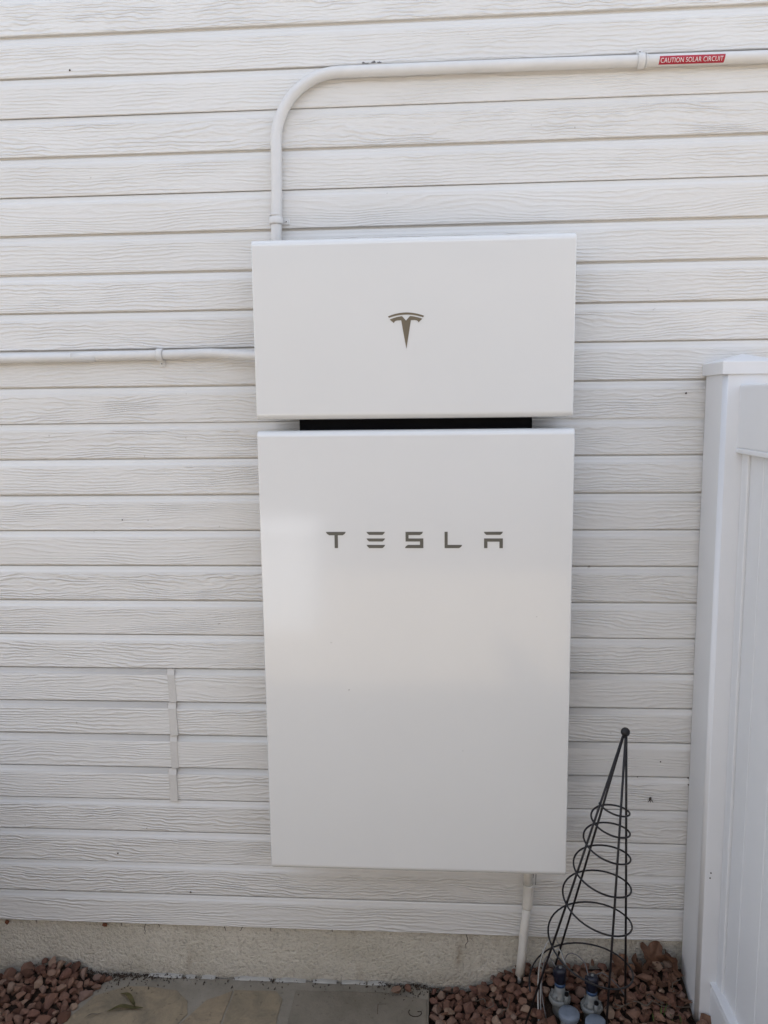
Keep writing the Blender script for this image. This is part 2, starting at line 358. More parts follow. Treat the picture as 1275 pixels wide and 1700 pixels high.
bm = NB(); box(bm, -0.6, 0.6, -0.25, 0.25, 0, 0.72); bevel_all(bm, 0.03, 3, lambda e: abs(e.verts[0].co.z - e.verts[1].co.z) > 0.5); obj('body', bm, m_vinyl, sb)
bm = NB(); box(bm, -0.615, 0.615, -0.265, 0.265, 0.721, 0.85); bevel_all(bm, 0.06, 4); obj('lid', bm, m_vinyl, sb)
ac = thing('added_air_conditioner', 'added unseen grey air conditioner beyond the left edge, shading the siding', 'air conditioner', (-1.80, -0.47, -0.06))  # added out of view as an occluder darkening the lower left wall
m_acg = simple('grey_casing', (0.10, 0.105, 0.11), 0.5)
bm = NB(); box(bm, -0.40, 0.40, -0.40, 0.40, 0, 0.07); bevel_all(bm, 0.01, 2); obj('pad', bm, m_slab, ac)
bm = NB(); box(bm, -0.33, 0.33, -0.33, 0.33, 0.071, 0.80); bevel_all(bm, 0.03, 3, lambda e: abs(e.verts[0].co.z - e.verts[1].co.z) > 0.5); obj('coil', bm, m_black, ac)
for k in range(22):
    bm = NB(); box(bm, -0.35, 0.35, -0.35, 0.35, 0.085 + k * 0.031, 0.097 + k * 0.031); obj('louvre', bm, m_acg, ac)
bm = NB(); box(bm, -0.36, 0.36, -0.36, 0.36, 0.78, 0.83); bevel_all(bm, 0.012, 2); obj('lid', bm, m_acg, ac)
for k in range(7):
    bm = NB(); rr_ = 0.05 + 0.04 * k; tube(bm, [(rr_ * math.cos(a * math.pi / 16), rr_ * math.sin(a * math.pi / 16), 0.842) for a in range(33)], 0.003, 5, False); obj('fan_guard', bm, m_black, ac)

# ------------------------------------------------------------------ flagstone path
path = bm = NB()
def poly_prism(bm, pts, z0, z1, bev=0.0):
    lo = [bm.verts.new((x, y, z0)) for x, y in pts]; hi = [bm.verts.new((x, y, z1)) for x, y in pts]; n = len(pts)
    top = bm.faces.new(hi); bm.faces.new(lo[::-1])
    for i in range(n): bm.faces.new((lo[i], lo[(i+1) % n], hi[(i+1) % n], hi[i]))
    bmesh.ops.recalc_face_normals(bm, faces=bm.faces)
    if bev: bevel_all(bm, bev, 2, lambda e: all(v.co.z > z1 - 1e-5 for v in e.verts))
PATH = [(-0.915, 0.006), (-0.93, -0.05), (-0.955, -0.10), (-0.985, -0.18), (-1.0, -0.3), (-1.0, -0.36), (0.028, -0.36), (0.03, -0.003), (-0.02, 0.006)]
bm = NB(); poly_prism(bm, PATH, -0.08, 0.0, 0.004)
path = tag(obj('path', bm, m_mortar), kind='structure')
def rough_poly(pts, amp=0.006, step=0.03):
    out = []
    for i in range(len(pts)):
        a, b = Vector(pts[i]), Vector(pts[(i+1) % len(pts)]); n = max(1, int((b - a).length / step))
        for k in range(n):
            p = a + (b - a) * k / n; q = noise.noise_vector((p.x * 14, p.y * 14, 0.3)); out.append((p.x + q.x * amp, p.y + q.y * amp))
    return out
flags = [
    [(-0.85, -0.04), (-0.70, -0.05), (-0.655, -0.09), (-0.64, -0.14), (-0.665, -0.21), (-0.73, -0.33), (-0.975, -0.33), (-0.965, -0.17), (-0.925, -0.085)],
    [(-0.535, -0.045), (-0.545, -0.30), (-0.72, -0.32), (-0.655, -0.19), (-0.60, -0.085)],
    [(-0.53, -0.042), (-0.41, -0.04), (-0.385, -0.07), (-0.385, -0.30), (-0.54, -0.30)],
]
for f in flags:
    bm = NB(); poly_prism(bm, rough_poly(f), -0.03, 0.0022, 0.0012); obj('flagstone', bm, m_flag, path)
bm = NB(); poly_prism(bm, rough_poly([(-0.355, -0.035), (-0.10, -0.03), (-0.02, -0.045), (0.024, -0.05), (0.024, -0.32), (-0.355, -0.32)], 0.002), -0.03, 0.0035, 0.003); obj('slab', bm, m_slab, path)
# letter scratched into the slab
bm = NB(); pts = [(-0.008 + 0.018 * math.cos(R(a)), -0.103 + 0.016 * math.sin(R(a)), 0.0036) for a in range(150, 371, 20)] + [(-0.002, -0.100, 0.0036)]
tube(bm, pts, 0.0013, 6); obj('scratched_letter', bm, m_soil, path)
bm = NB(); tube(bm, [(-0.112, -0.115, 0.0026), (-0.113, -0.078, 0.0026), (-0.09, -0.076, 0.0026)], 0.0012, 6); obj('scratched_letter', bm, m_soil, path)

# ------------------------------------------------------------------ gravel beds
def sstep(a, b, x):
    t = min(1, max(0, (x - a) / (b - a))); return t * t * (3 - 2 * t)
def bedz(x, y):
    if x > -0.4:
        w = sstep(-0.20, -0.02, y)
        m = -0.012 + 0.034 * sstep(0.08, 0.30, x) + 0.058 * w * sstep(0.12, 0.36, x) + 0.012 * sstep(0.5, 0.7, x)
        return m
    return -0.012 + 0.036 * math.exp(-((x + 1.09) / 0.10) ** 2) * sstep(-0.16, -0.03, y) + 0.012 * math.exp(-((x + 1.05) / 0.12) ** 2)
def left_edge(y): # right limit of the left bed
    for (xa, ya), (xb, yb) in zip(PATH[:5], PATH[1:6]):
        if yb <= y <= ya: return xa + (xb - xa) * (ya - y) / (ya - yb)
    return -0.915 if y > 0 else -1.0
def bed(name, xa, xb, ya, yb, st):
    bm = NB(); nx = int((xb - xa) / st); ny = int((yb - ya) / st)
    g = [[bm.verts.new((xa + (xb - xa) * i / nx, ya + (yb - ya) * j / ny, bedz(xa + (xb - xa) * i / nx, ya + (yb - ya) * j / ny) - 0.014 + 0.006 * noise.noise((i * 0.6, j * 0.6, 0)))) for j in range(ny + 1)] for i in range(nx + 1)]
    for i in range(nx):
        for j in range(ny): bm.faces.new((g[i][j], g[i+1][j], g[i+1][j+1], g[i][j+1])).smooth = True
    return tag(obj(name, bm, m_soil), kind='structure')
m_patio = concrete_mat('cream_concrete', (0.40, 0.335, 0.24), (0.50, 0.42, 0.31))
bm = NB(); poly_prism(bm, [(-1.0, -0.362), (-1.0, -0.755), (-4.5, -0.755), (-4.5, -6.1), (4.5, -6.1), (4.5, -0.755), (0.028, -0.755), (0.028, -0.362)], -0.055, 0.001, 0.004); tag(obj('bounce_patio', bm, m_patio), kind='structure')  # unseen ground, made pale and wide for warm bounce onto the wall
bed_l = bed('planting_bed', -3.0, -0.78, -0.75, 0.012, 0.03)
bed_r = bed('planting_bed', 0.03, 0.98, -0.75, 0.012, 0.03)
rr = random.Random(11)
def rock_mesh(rng, n=15):
    bm = NB()
    ax = (1.0, rng.uniform(0.62, 0.9), rng.uniform(0.5, 0.78))
    for i in range(n):
        v = Vector((rng.gauss(0, 1), rng.gauss(0, 1), rng.gauss(0, 1))).normalized()
        bm.verts.new((v.x * ax[0], v.y * ax[1], v.z * ax[2]))
    bmesh.ops.convex_hull(bm, input=bm.verts)
    for v in [v for v in bm.verts if not v.link_faces]: bm.verts.remove(v)
    bmesh.ops.dissolve_limit(bm, angle_limit=R(14), verts=bm.verts, edges=bm.edges)
    bmesh.ops.bevel(bm, geom=list(bm.edges), offset=0.085, segments=1, profile=0.5, affect='EDGES', clamp_overlap=True)
    me = bpy.data.meshes.new('stone'); bm.to_mesh(me); bm.free(); me.materials.append(m_rock); return me
rocks = [rock_mesh(rr) for _ in range(16)]
AVOID = [(0.384, -0.115, 0.034), (0.465, -0.14, 0.036), (0.40, -0.165, 0.03), (0.476, -0.185, 0.03), (0.2853, -0.03, 0.014)]
def ok(x, y, r):
    if x > 0.72 - r * 0.5 and y > -0.16: return False
    return all(math.hypot(x - a, y - b) > c + r * 0.45 for a, b, c in AVOID)
def scatter(xa, xb, ya, yb, n, lim, rmin, rmax, dens):
    out = []; tries = 0
    while len(out) < n and tries < n * 60:
        tries += 1
        x = rr.uniform(xa, xb); y = rr.uniform(ya, yb); r = rr.uniform(rmin, rmax) * (1.25 if rr.random() < 0.12 else 1)
        if y > 0.012 - r * 0.75 or not lim(x, y, r) or not ok(x, y, r): continue
        if any(abs(x - a) < dens * (r + c) and math.hypot(x - a, y - b) < dens * (r + c) for a, b, c in out): continue
        out.append((x, y, r))
    return out
Lr = lambda x, y, r: x > 0.034 + r * 0.7
Ll = lambda x, y, r: x < left_edge(y) - 0.004 + 0.4 * r
def place(spots, bedo, lift, mass=None):
    for (x, y, r) in spots:
        z = bedz(x, y) + lift + r * 0.15
        M = Matrix.Translation((x, y, z)) @ Matrix.Rotation(rr.uniform(0, 6.28), 4, 'Z') @ Matrix.Rotation(rr.uniform(-0.5, 0.5), 4, 'X') @ Matrix.Rotation(rr.uniform(-0.5, 0.5), 4, 'Y') @ Matrix.Scale(r, 4)
        me = rr.choice(rocks)
        if mass is None:
            o = obj('stone', me, None, bedo); o.matrix_world = M
        else:
            t = bmesh.new(); t.from_mesh(me); t.transform(M); tm = bpy.data.meshes.new('t'); t.to_mesh(tm); t.free(); mass.from_mesh(tm); bpy.data.meshes.remove(tm)
VIS_R = scatter(0.03, 0.99, -0.235, 0.01, 240, Lr, 0.0115, 0.0265, 0.64); place(VIS_R, bed_r, 0.004)
VIS_L = scatter(-1.30, -0.80, -0.235, 0.01, 95, Ll, 0.0115, 0.0265, 0.64); place(VIS_L, bed_l, 0.004)
for bedo, xa, xb, lim, n in ((bed_r, 0.03, 0.99, Lr, 260), (bed_l, -1.32, -0.80, Ll, 130)):   # the layer under the visible stones
    bm = NB(); place(scatter(xa, xb, -0.25, 0.01, n, lim, 0.013, 0.020, 0.58), bedo, -0.012, bm)
    sp2 = [(x, y, r) for (x, y, r) in scatter(xa, xb if bedo is bed_r else -0.9, -0.75, -0.25, 330, lim, 0.014, 0.022, 0.7)]; place(sp2, bedo, 0.0, bm)
    tag(obj('gravel', bm, m_gravel, bedo), kind='stuff')
# three stones lying on the slab's corner
for x, y, r in [(-0.03, -0.022, 0.017), (-0.062, -0.038, 0.019), (-0.925, -0.03, 0.017)]:
    o = obj('stone', rr.choice(rocks), None, bed_r if x > -0.4 else bed_l); o.matrix_world = Matrix.Translation((x, y, 0.003 + r * 0.55)) @ Matrix.Rotation(rr.uniform(0, 6), 4, 'Z') @ Matrix.Scale(r, 4)

# ------------------------------------------------------------------ home battery
bat = thing('home_battery', 'tall white wall mounted home battery with two glossy covers', 'battery', (0, 0, 0.46))
ZB = 0.46
def cover(name, x0, x1, z0, z1, yf=-0.175, yb=-0.036):
    bm = NB(); box(bm, x0, x1, yf, yb, z0 - ZB, z1 - ZB)
    zl, zh = z0 - ZB, z1 - ZB
    bmesh.ops.bevel(bm, geom=[e for e in bm.edges if all(abs(v.co.y - yf) < 1e-6 for v in e.verts) and abs(e.verts[0].co.z - e.verts[1].co.z) < 1e-6], offset=0.016, segments=6, profile=0.5, affect='EDGES')
    es = [e for e in bm.edges if all(abs(v.co.x - x0) < 1e-6 for v in e.verts) or all(abs(v.co.x - x1) < 1e-6 for v in e.verts)]
    es = [e for e in es if not all(abs(v.co.y - yb) < 1e-6 for v in e.verts)]
    bmesh.ops.bevel(bm, geom=es, offset=0.0025, segments=2, profile=0.5, affect='EDGES')
    for f in bm.faces: f.smooth = True
    o = obj(name, bm, m_cover, bat)
    md = o.modifiers.new('wn', 'WEIGHTED_NORMAL'); md.keep_sharp = True
    return o
up_c = cover('upper_cover', -0.3805, 0.3785, 1.6365, 2.060)
lo_c = cover('lower_cover', -0.381, 0.3835, 0.463, 1.6105)
bm = NB(); box(bm, -0.284, 0.288, -0.128, -0.02, 1.52 - ZB, 1.72 - ZB); bevel_all(bm, 0.002, 1); obj('chassis', bm, m_black, bat)
bm = NB(); box(bm, -0.25, 0.25, -0.034, 0.0, 0.9 - ZB, 1.45 - ZB); obj('wall_bracket', bm, m_black, bat)
bm = NB(); box(bm, -0.25, 0.25, -0.034, 0.0, 1.75 - ZB, 1.95 - ZB); obj('wall_bracket', bm, m_black, bat)
def flat_poly(name, pts, mat, parent, y=-0.1752, th=0.0006):
    bm = NB(); a = [bm.verts.new((x, y - th, z - ZB)) for x, z in pts]; b = [bm.verts.new((x, y + 0.0005, z - ZB)) for x, z in pts]; n = len(pts)
    for t in tessellate_polygon([[Vector((x, z, 0)) for x, z in pts]]):
        f = bm.faces.new([a[i] for i in t]); f.normal_update()
        if f.normal.y > 0: f.normal_flip()
    for i in range(n): bm.faces.new((a[i], a[(i+1) % n], b[(i+1) % n], b[i]))
    return obj(name, bm, mat, parent)
def E1(x, y): return (-0.0154 + (x - 630) * 0.000169, 1.8855 - (y - 237) * 0.0001625)
def arc(xa, xb, yc, k, n=12): return [(xa + (xb - xa) * i / n, yc + ((xa + (xb - xa) * i / n - 630) / 252) ** 2 * k) for i in range(n + 1)]
em = arc(378, 882, 237, 52, 18) + arc(868, 391, 268, 46, 18)
flat_poly('emblem_arc', [E1(*q) for q in em], m_emblem, up_c)
em = arc(401, 575, 286, 58, 6) + [(630, 352)] + arc(685, 859, 286, 54, 6) + [(803, 381), (797, 364), (780, 353), (755, 347), (698, 347), (632, 756), (562, 347), (505, 349), (482, 355), (468, 366), (461, 386)]
flat_poly('emblem_letter', [E1(*q) for q in em], m_emblem, up_c)
def L1(x, y): return (-0.2171 + (x - 78) * 0.0003925, 1.3617 - (y - 86) * 0.0004)
def bar(x0, x1, y0, y1, d=16): return [(x0, y0), (x1, y0), (x1 - d * 0.35, y0 + (y1 - y0) * 0.55), (x1 - d, y1), (x0 + d, y1), (x0 + d * 0.35, y0 + (y1 - y0) * 0.55)]
glyphs = [[[(78, 86), (204, 86), (198, 98), (184, 107), (153, 107), (153, 187), (132, 187), (132, 107), (99, 107), (85, 98)]],
    [bar(334, 450, 86, 105), bar(334, 450, 127, 146), bar(334, 450, 167, 187)],
    [[(578, 86), (687, 86), (681, 98), (668, 106), (597, 106), (597, 127), (689, 127), (689, 187), (574, 187), (580, 175), (593, 167), (668, 167), (668, 146), (578, 146)]],
    [[(821, 86), (840, 86), (840, 167), (930, 167), (924, 179), (911, 187), (821, 187)]],
    [bar(1063, 1181, 86, 105), [(1065, 127), (1181, 127), (1181, 187), (1160, 187), (1160, 147), (1086, 147), (1086, 187), (1065, 187)]]]
for x, z, r_ in [(-0.167, 0.957, 0.0013), (-0.21, 1.08, 0.001), (0.12, 0.80, 0.0009), (0.30, 1.15, 0.0008)]:
    bm = NB(); bmesh.ops.create_icosphere(bm, subdivisions=1, radius=r_); bmesh.ops.translate(bm, verts=bm.verts, vec=(x, -0.1752, z - ZB)); obj('speck', bm, m_web, lo_c)
for g in glyphs:
    first = None
    for s in g: flat_poly('letter', [L1(*q) for q in s], m_letter, lo_c)

# ------------------------------------------------------------------ conduits
def arc_pts(c, r, a0, a1, n, y): return [(c[0] + r * math.cos(R(a0 + (a1 - a0) * k / n)), y, c[1] + r * math.sin(R(a0 + (a1 - a0) * k / n))) for k in range(n + 1)]
def strap(parent, p, axis, tabdir, r, w=0.016):
    """one-hole strap round a pipe at p; axis 'x' or 'z'; tab on the wall side pointing tabdir"""
    bm = NB(); n = 14; rows = []
    P = Vector(p); ax = Vector((1, 0, 0)) if axis == 'x' else Vector((0, 0, 1)); t = Vector(tabdir); out = Vector((0, -1, 0))
    for s, rr_ in ((-w/2, 1.0), (-w/2 + 0.003, 1.06), (w/2 - 0.003, 1.06), (w/2, 1.0)):
        rows.append([bm.verts.new(P + ax * s + (t * math.cos(a) + out * math.sin(a)) * (r * rr_ + 0.0016)) for a in [R(-20 + 220 * k / n) for k in range(n + 1)]])
    for i in range(3):
        for k in range(n): bm.faces.new((rows[i][k], rows[i][k+1], rows[i+1][k+1], rows[i+1][k])).smooth = True
    bmesh.ops.recalc_face_normals(bm, faces=bm.faces)
    o = obj('strap', bm, m_pipe, parent)
    sm = o.modifiers.new('s', 'SOLIDIFY'); sm.thickness = 0.0014; sm.offset = 1
    bm = NB(); c = P + t * (r + 0.0095); c.y = -0.003
    a, b = ax * (w / 2 - 0.001), t * 0.009
    vs_ = [bm.verts.new(c + a * i + b * j + Vector((0, yy, 0))) for yy in (-0.002, 0.003) for i, j in ((-1, -1), (1, -1), (1, 1), (-1, 1))]
    bmesh.ops.convex_hull(bm, input=vs_); bevel_all(bm, 0.0012, 2)
    obj('strap_tab', bm, m_pipe, o)
    bm = NB(); lathe(bm, [(0.0036, 0), (0.0034, 0.0012), (0.0015, 0.002)], 12); s = obj('screw', bm, m_pipe, o); s.matrix_world = Matrix.Translation(c + Vector((0, -0.002, 0)) + t * 0.001) @ Matrix.Rotation(R(90), 4, 'X')
    bm = NB(); lathe(bm, [(0.0014, 0), (0.0014, 0.0024)], 8); s = obj('screw_recess', bm, m_hole, o); s.matrix_world = Matrix.Translation(c + Vector((0, -0.002, 0)) + t * 0.001) @ Matrix.Rotation(R(90), 4, 'X')
PR = 0.0138; PY = -0.0165
cu = thing('electrical_conduit', 'white painted conduit rising from battery top and bending along the siding', 'conduit')
pts = [(-0.3505, PY, 2.00), (-0.350, PY, 2.10), (-0.346, PY, 2.20), (-0.344, PY, 2.30)] + arc_pts((-0.182, 2.322), 0.162, 180, 90, 16, PY)
pts += [(x, PY, 2.484 - 0.0058 * max(0, (x - 0.2))) for x in (-0.10, 0.1, 0.3, 0.55, 0.85, 1.3, 2.55, 3.9)]
bm = NB(); tube(bm, pts, PR, 20); obj('pipe', bm, m_pipe, cu)
strap(cu, (-0.3495, PY, 2.135), 'z', (1, 0, 0), PR)
strap(cu, (0.5475, PY, 2.482), 'x', (0, 0, 1), PR)
# coupling ring beside the strap
bm = NB(); tube(bm, [(-0.3495, PY, 2.147), (-0.3495, PY, 2.152)], PR + 0.0012, 20); obj('ring', bm, m_pipe, cu)
bm = NB(); tube(bm, [(0.5585, PY, 2.4818), (0.5625, PY, 2.4818)], PR + 0.0014, 20); obj('ring', bm, m_pipe, cu)
# red sticker wrapped round the pipe, with its lettering
def wrap(u, ang, r): zc = 2.484 - 0.0058 * (u - 0.2); return (u, PY - r * math.cos(ang), zc + r * math.sin(ang))
bm = NB(); n = 12; xa, xb = 0.588, 0.741; g = []
for i in range(n + 1):
    a = R(17 - 80 * i / n); g.append((bm.verts.new(wrap(xa + 0.0012 * (1 - i / n), a, PR + 0.0004)), bm.verts.new(wrap(xb + 0.001 - 0.0025 * i / n, a, PR + 0.0004))))
for i in range(n): bm.faces.new((g[i][0], g[i+1][0], g[i+1][1], g[i][1])).smooth = True
st = obj('warning_sticker', bm, m_red, cu)
cu_t = bpy.data.curves.new('t', 'FONT'); cu_t.body = 'CAUTION SOLAR CIRCUIT'; cu_t.size = 1.0; cu_t.resolution_u = 3; cu_t.space_character = 1.02; cu_t.offset = -0.004
to = bpy.data.objects.new('t', cu_t); C.objects.link(to); dg = bpy.context.evaluated_depsgraph_get(); tm = bpy.data.meshes.new_from_object(to.evaluated_get(dg)); bpy.data.objects.remove(to)
bm = NB(); bm.from_mesh(tm); bpy.data.meshes.remove(tm)
xs = [v.co.x for v in bm.verts]; ys = [v.co.y for v in bm.verts]; mnx, mxx, mny, mxy = min(xs), max(xs), min(ys), max(ys)
for k in range(1, 8):
    bmesh.ops.bisect_plane(bm, geom=bm.verts[:] + bm.edges[:] + bm.faces[:], plane_co=(0, mny + (mxy - mny) * k / 8, 0), plane_no=(0, 1, 0))
for v in bm.verts:
    u = xa + 0.0035 + (v.co.x - mnx) / (mxx - mnx) * (xb - xa - 0.0075); w = (v.co.y - mny) / (mxy - mny)
    v.co = wrap(u, R(-43 + 41 * w), PR + 0.0009)
obj('sticker_lettering', bm, m_white, st)

cl = thing('electrical_conduit', 'white painted conduit running level from left edge into the battery side', 'conduit')
QR = 0.0125
pts = catmull([(-3.9, -0.0155, 1.803), (-1.1, -0.0155, 1.8036), (-0.9, -0.0155, 1.805), (-0.67, -0.0155, 1.8065), (-0.585, -0.0160, 1.8075), (-0.53, -0.020, 1.808), (-0.48, -0.032, 1.8045), (-0.43, -0.045, 1.800), (-0.37, -0.056, 1.7965)], 6)
bm = NB(); tube(bm, pts, QR, 18); obj('pipe', bm, m_pipe, cl)
strap(cl, (-0.667, -0.0155, 1.8065), 'x', (0, 0, -1), QR)

cd = thing('drain_conduit', 'short cream pipe dropping from battery bottom into the red gravel', 'pipe')
bm = NB(); tube(bm, [(0.302, -0.055, 0.47), (0.302, -0.048, 0.40), (0.303, -0.042, 0.355)], 0.012, 16); obj('elbow', bm, m_pvc, cd)
bm = NB(); tube(bm, catmull([(0.303, -0.044, 0.36), (0.3045, -0.040, 0.335), (0.304, -0.037, 0.30), (0.3025, -0.035, 0.283)], 4), 0.0142, 18); obj('coupling', bm, m_pvc, cd)
bm = NB(); tube(bm, [(0.3025, -0.036, 0.29), (0.2955, -0.032, 0.215), (0.291, -0.031, 0.14), (0.2853, -0.03, 0.074)], [0.0112, 0.0117, 0.0122, 0.0125], 18); obj('pipe', bm, m_pvc, cd)
bm = NB(); tube(bm, [(0.2853, -0.03, 0.075), (0.2845, -0.031, 0.060), (0.284, -0.032, 0.05)], [0.0065, 0.0055, 0.0055], 10); obj('tip', bm, m_wire_w, cd)
bm = NB(); tube(bm, [(0.287, -0.032, 0.062), (0.2865, -0.034, 0.042), (0.284, -0.036, 0.036)], 0.0018, 6); obj('wire', bm, m_wire_w, cd)
for k in range(3):
    bm = NB(); x = 0.312 + 0.004 * k; tube(bm, catmull([(x, -0.052, 0.464), (x + 0.004, -0.05, 0.43), (x - 0.003 + 0.003 * k, -0.05, 0.40 - 0.02 * k)], 4), 0.0007, 5); obj('cobweb_strand', bm, m_web, cd)

# ------------------------------------------------------------------ vinyl fence at the right, running away from the wall
fe = thing('vinyl_fence', 'white vinyl privacy fence with capped post against the siding', 'fence', (0.797, -0.075, 0))
FX, FY = 0.797, -0.075
def fpart(name, bm, parent, m=m_vinyl):
    bmesh.ops.translate(bm, verts=bm.verts, vec=(-FX, -FY, 0)); return obj(name, bm, m, parent)
bm = NB(); box(bm, 0.7335, 0.8605, -0.142, -0.006, -0.1, 1.735); bevel_all(bm, 0.012, 5, lambda e: abs(e.verts[0].co.z - e.verts[1].co.z) > 1); post = fpart('post', bm, fe)
for f in post.data.polygons: f.use_smooth = True
post.modifiers.new('wn', 'WEIGHTED_NORMAL')
bm = NB(); x0, x1, y0, y1 = 0.7275, 0.8665, -0.148, -0.0005
v = [bm.verts.new(p) for p in ((x0,y0,1.732),(x1,y0,1.732),(x1,y1,1.732),(x0,y1,1.732),(x0,y0,1.762),(x1,y0,1.762),(x1,y1,1.762),(x0,y1,1.762),((x0+x1)/2,(y0+y1)/2,1.783))]
for f in ((3,2,1,0),(0,1,5,4),(1,2,6,5),(2,3,7,6),(3,0,4,7),(4,5,8),(5,6,8),(6,7,8),(7,4,8)): bm.faces.new([v[i] for i in f])
bevel_all(bm, 0.0015, 2); fpart('post_cap', bm, post)
YE = -2.6
def rail(name, x0, x1, z0, z1, lip):
    bm = NB(); box(bm, x0, x1, YE, -0.1415, z0, z1); bevel_all(bm, 0.006, 3, lambda e: abs(e.verts[0].co.y - e.verts[1].co.y) > 1); r_ = fpart(name, bm, fe)
    bm = NB(); box(bm, x0 - 0.002, x1 + 0.002, YE, -0.1405, lip[0], lip[1]); bevel_all(bm, 0.003, 2, lambda e: abs(e.verts[0].co.y - e.verts[1].co.y) > 1); fpart('lip', bm, r_)
rail('top_rail', 0.771, 0.823, 1.557, 1.708, (1.546, 1.5585))
rail('bottom_rail', 0.7695, 0.8245, -0.05, 0.142, (0.150, 0.158))
bm = NB(); box(bm, 0.783, 0.812, -0.182, -0.1425, 0.15, 1.55); bevel_all(bm, 0.002, 1); fpart('channel', bm, fe)
y = -0.1825; k = 0
while y > YE + 0.05:
    w = 0.0785 if k == 0 else 0.1135; yn = max(YE, y - w)
    xo = 0.789
    bm = NB(); box(bm, xo, 0.808, yn + 0.0006, y - 0.0006, 0.145, 1.556); bevel_all(bm, 0.003, 2, lambda e: abs(e.verts[0].co.z - e.verts[1].co.z) > 1); fpart('plank', bm, fe)
    y = yn; k += 1
for (x, yy, z) in [(0.757, -0.1425, 0.466), (0.7555, -0.1425, 0.452)]:
    bm = NB(); bmesh.ops.create_icosphere(bm, subdivisions=1, radius=0.0022); bmesh.ops.translate(bm, verts=bm.verts, vec=(x, yy, z)); fpart('speck', bm, post, m_web)

# ------------------------------------------------------------------ leaning obelisk trellis
tr = thing('garden_trellis', 'dark wire obelisk trellis with ball finial leaning beside the battery', 'trellis', (0.416, -0.160, 0.02))
tr.rotation_euler = (R(3.5), R(6.5), 0)
H = 0.852; RB = 0.152
bm = NB(); bmesh.ops.create_uvsphere(bm, u_segments=16, v_segments=10, radius=0.0112)
for f in bm.faces: f.smooth = True
bmesh.ops.translate(bm, verts=bm.verts, vec=(0, 0, H + 0.008)); obj('finial', bm, m_iron, tr)
def rad(h): return 0.004 + (RB - 0.004) * (1 - h / H)
for a in (18, 108, 198, 288):
    bm = NB(); ca, sa = math.cos(R(a)), math.sin(R(a))
    tube(bm, [(ca * rad(H), sa * rad(H), H), (ca * rad(H * .5) + 0.001, sa * rad(H * .5), H * .5), (ca * rad(-0.06), sa * rad(-0.06), -0.06)], 0.0030, 8); obj('leg', bm, m_iron, tr)
bm = NB(); pts = []
hs_ = [0.670, 0.620, 0.560, 0.480, 0.393, 0.272, 0.11]      # height at each completed turn
N = 40
for i in range(len(hs_) - 1):
    for k in range(N):
        t = i + k / N; h = hs_[i] + (hs_[i+1] - hs_[i]) * (k / N); a = R(198 + 360 * t); r_ = rad(h) * 1.0 + 0.0035
        pts.append((r_ * math.cos(a), r_ * math.sin(a), h))
tube(bm, pts, 0.0024, 7); obj('spiral', bm, m_iron, tr)

# ------------------------------------------------------------------ irrigation valves
def valve(loc, rot, label, s=1.0):
    v = thing('irrigation_valve', label, 'valve', loc, 'sprinkler valves in the gravel'); v.rotation_euler.z = R(rot); v.scale = (s, s, s)
    bm = NB(); lathe(bm, [(0.019, -0.03), (0.019, 0.045), (0.026, 0.055), (0.0285, 0.060), (0.0285, 0.068), (0.026, 0.071)], 32, rfun=lambda a, z: 1 + (0.05 * (math.cos(8 * a) > 0.2) if z > 0.052 else 0)); obj('body', bm, m_valve, v)
    bm = NB(); lathe(bm, [(0.0225, 0.0705), (0.022, 0.075), (0.0165, 0.082), (0.0145, 0.088), (0.0138, 0.104)], 24); bo = obj('bonnet', bm, m_valve, v)
    for k in range(8):
        a = k * math.pi / 4 + 0.2; bm = NB(); box(bm, 0.014, 0.025, -0.0013, 0.0013, 0.07, 0.081); bmesh.ops.rotate(bm, verts=bm.verts, matrix=Matrix.Rotation(a, 3, 'Z')); obj('rib', bm, m_valve, bo)
    bm = NB(); lathe(bm, [(0.0142, 0.103), (0.0142, 0.1125)], 24); obj('collar', bm, m_collar, v)
    bm = NB(); lathe(bm, [(0.0135, 0.112), (0.0155, 0.114), (0.0158, 0.147), (0.0145, 0.152), (0.008, 0.154)], 24, rfun=lambda a, z: 1 + 0.03 * math.cos(6 * a)); so = obj('solenoid', bm, m_sol, v)
    bm = NB(); lathe(bm, [(0.0042, 0.153), (0.004, 0.1565)], 10); obj('button', bm, m_valve, so)
    bm = NB(); box(bm, -0.019, -0.012, -0.006, 0.006, 0.128, 0.147); bevel_all(bm, 0.001, 1); obj('wire_port', bm, m_sol, so)
    bm = NB(); lathe(bm, [(0.0055, 0.066), (0.0055, 0.092)], 12, (0.014, -0.024, 0)); obj('bleed_stem', bm, m_valve, v)
    bm = NB(); lathe(bm, [(0.0058, 0.092), (0.0055, 0.098), (0.004, 0.0995)], 12, (0.014, -0.024, 0)); obj('bleed_screw', bm, m_black, v)
    bm = NB(); lathe(bm, [(0.021, -0.03), (0.021, 0.058)], 24, (0.016, -0.056, 0)); obj('outlet', bm, m_valve, v)
    bm = NB(); tube(bm, [(0.004, -0.012, 0.03), (0.014, -0.05, 0.03)], 0.014, 12); obj('bridge', bm, m_valve, v)
    bm = NB(); lathe(bm, [(0.026, 0.054), (0.0272, 0.057), (0.0272, 0.066), (0.0258, 0.0685), (0.012, 0.0692), (0.002, 0.0692)], 32, (0.016, -0.056, 0)); obj('cap', bm, m_cap, v)
    return v
valve((0.384, -0.114, 0.009), 0, 'irrigation valve with black top standing nearer the cream pipe')
valve((0.4655, -0.132, 0.003), -16, 'irrigation valve with black top standing nearer the fence post')
def wire(pts, r, m, label, name='irrigation_wire'):
    bm = NB(); tube(bm, catmull(pts, 8), r, 7); tag(obj(name, bm, m), label, 'wire')
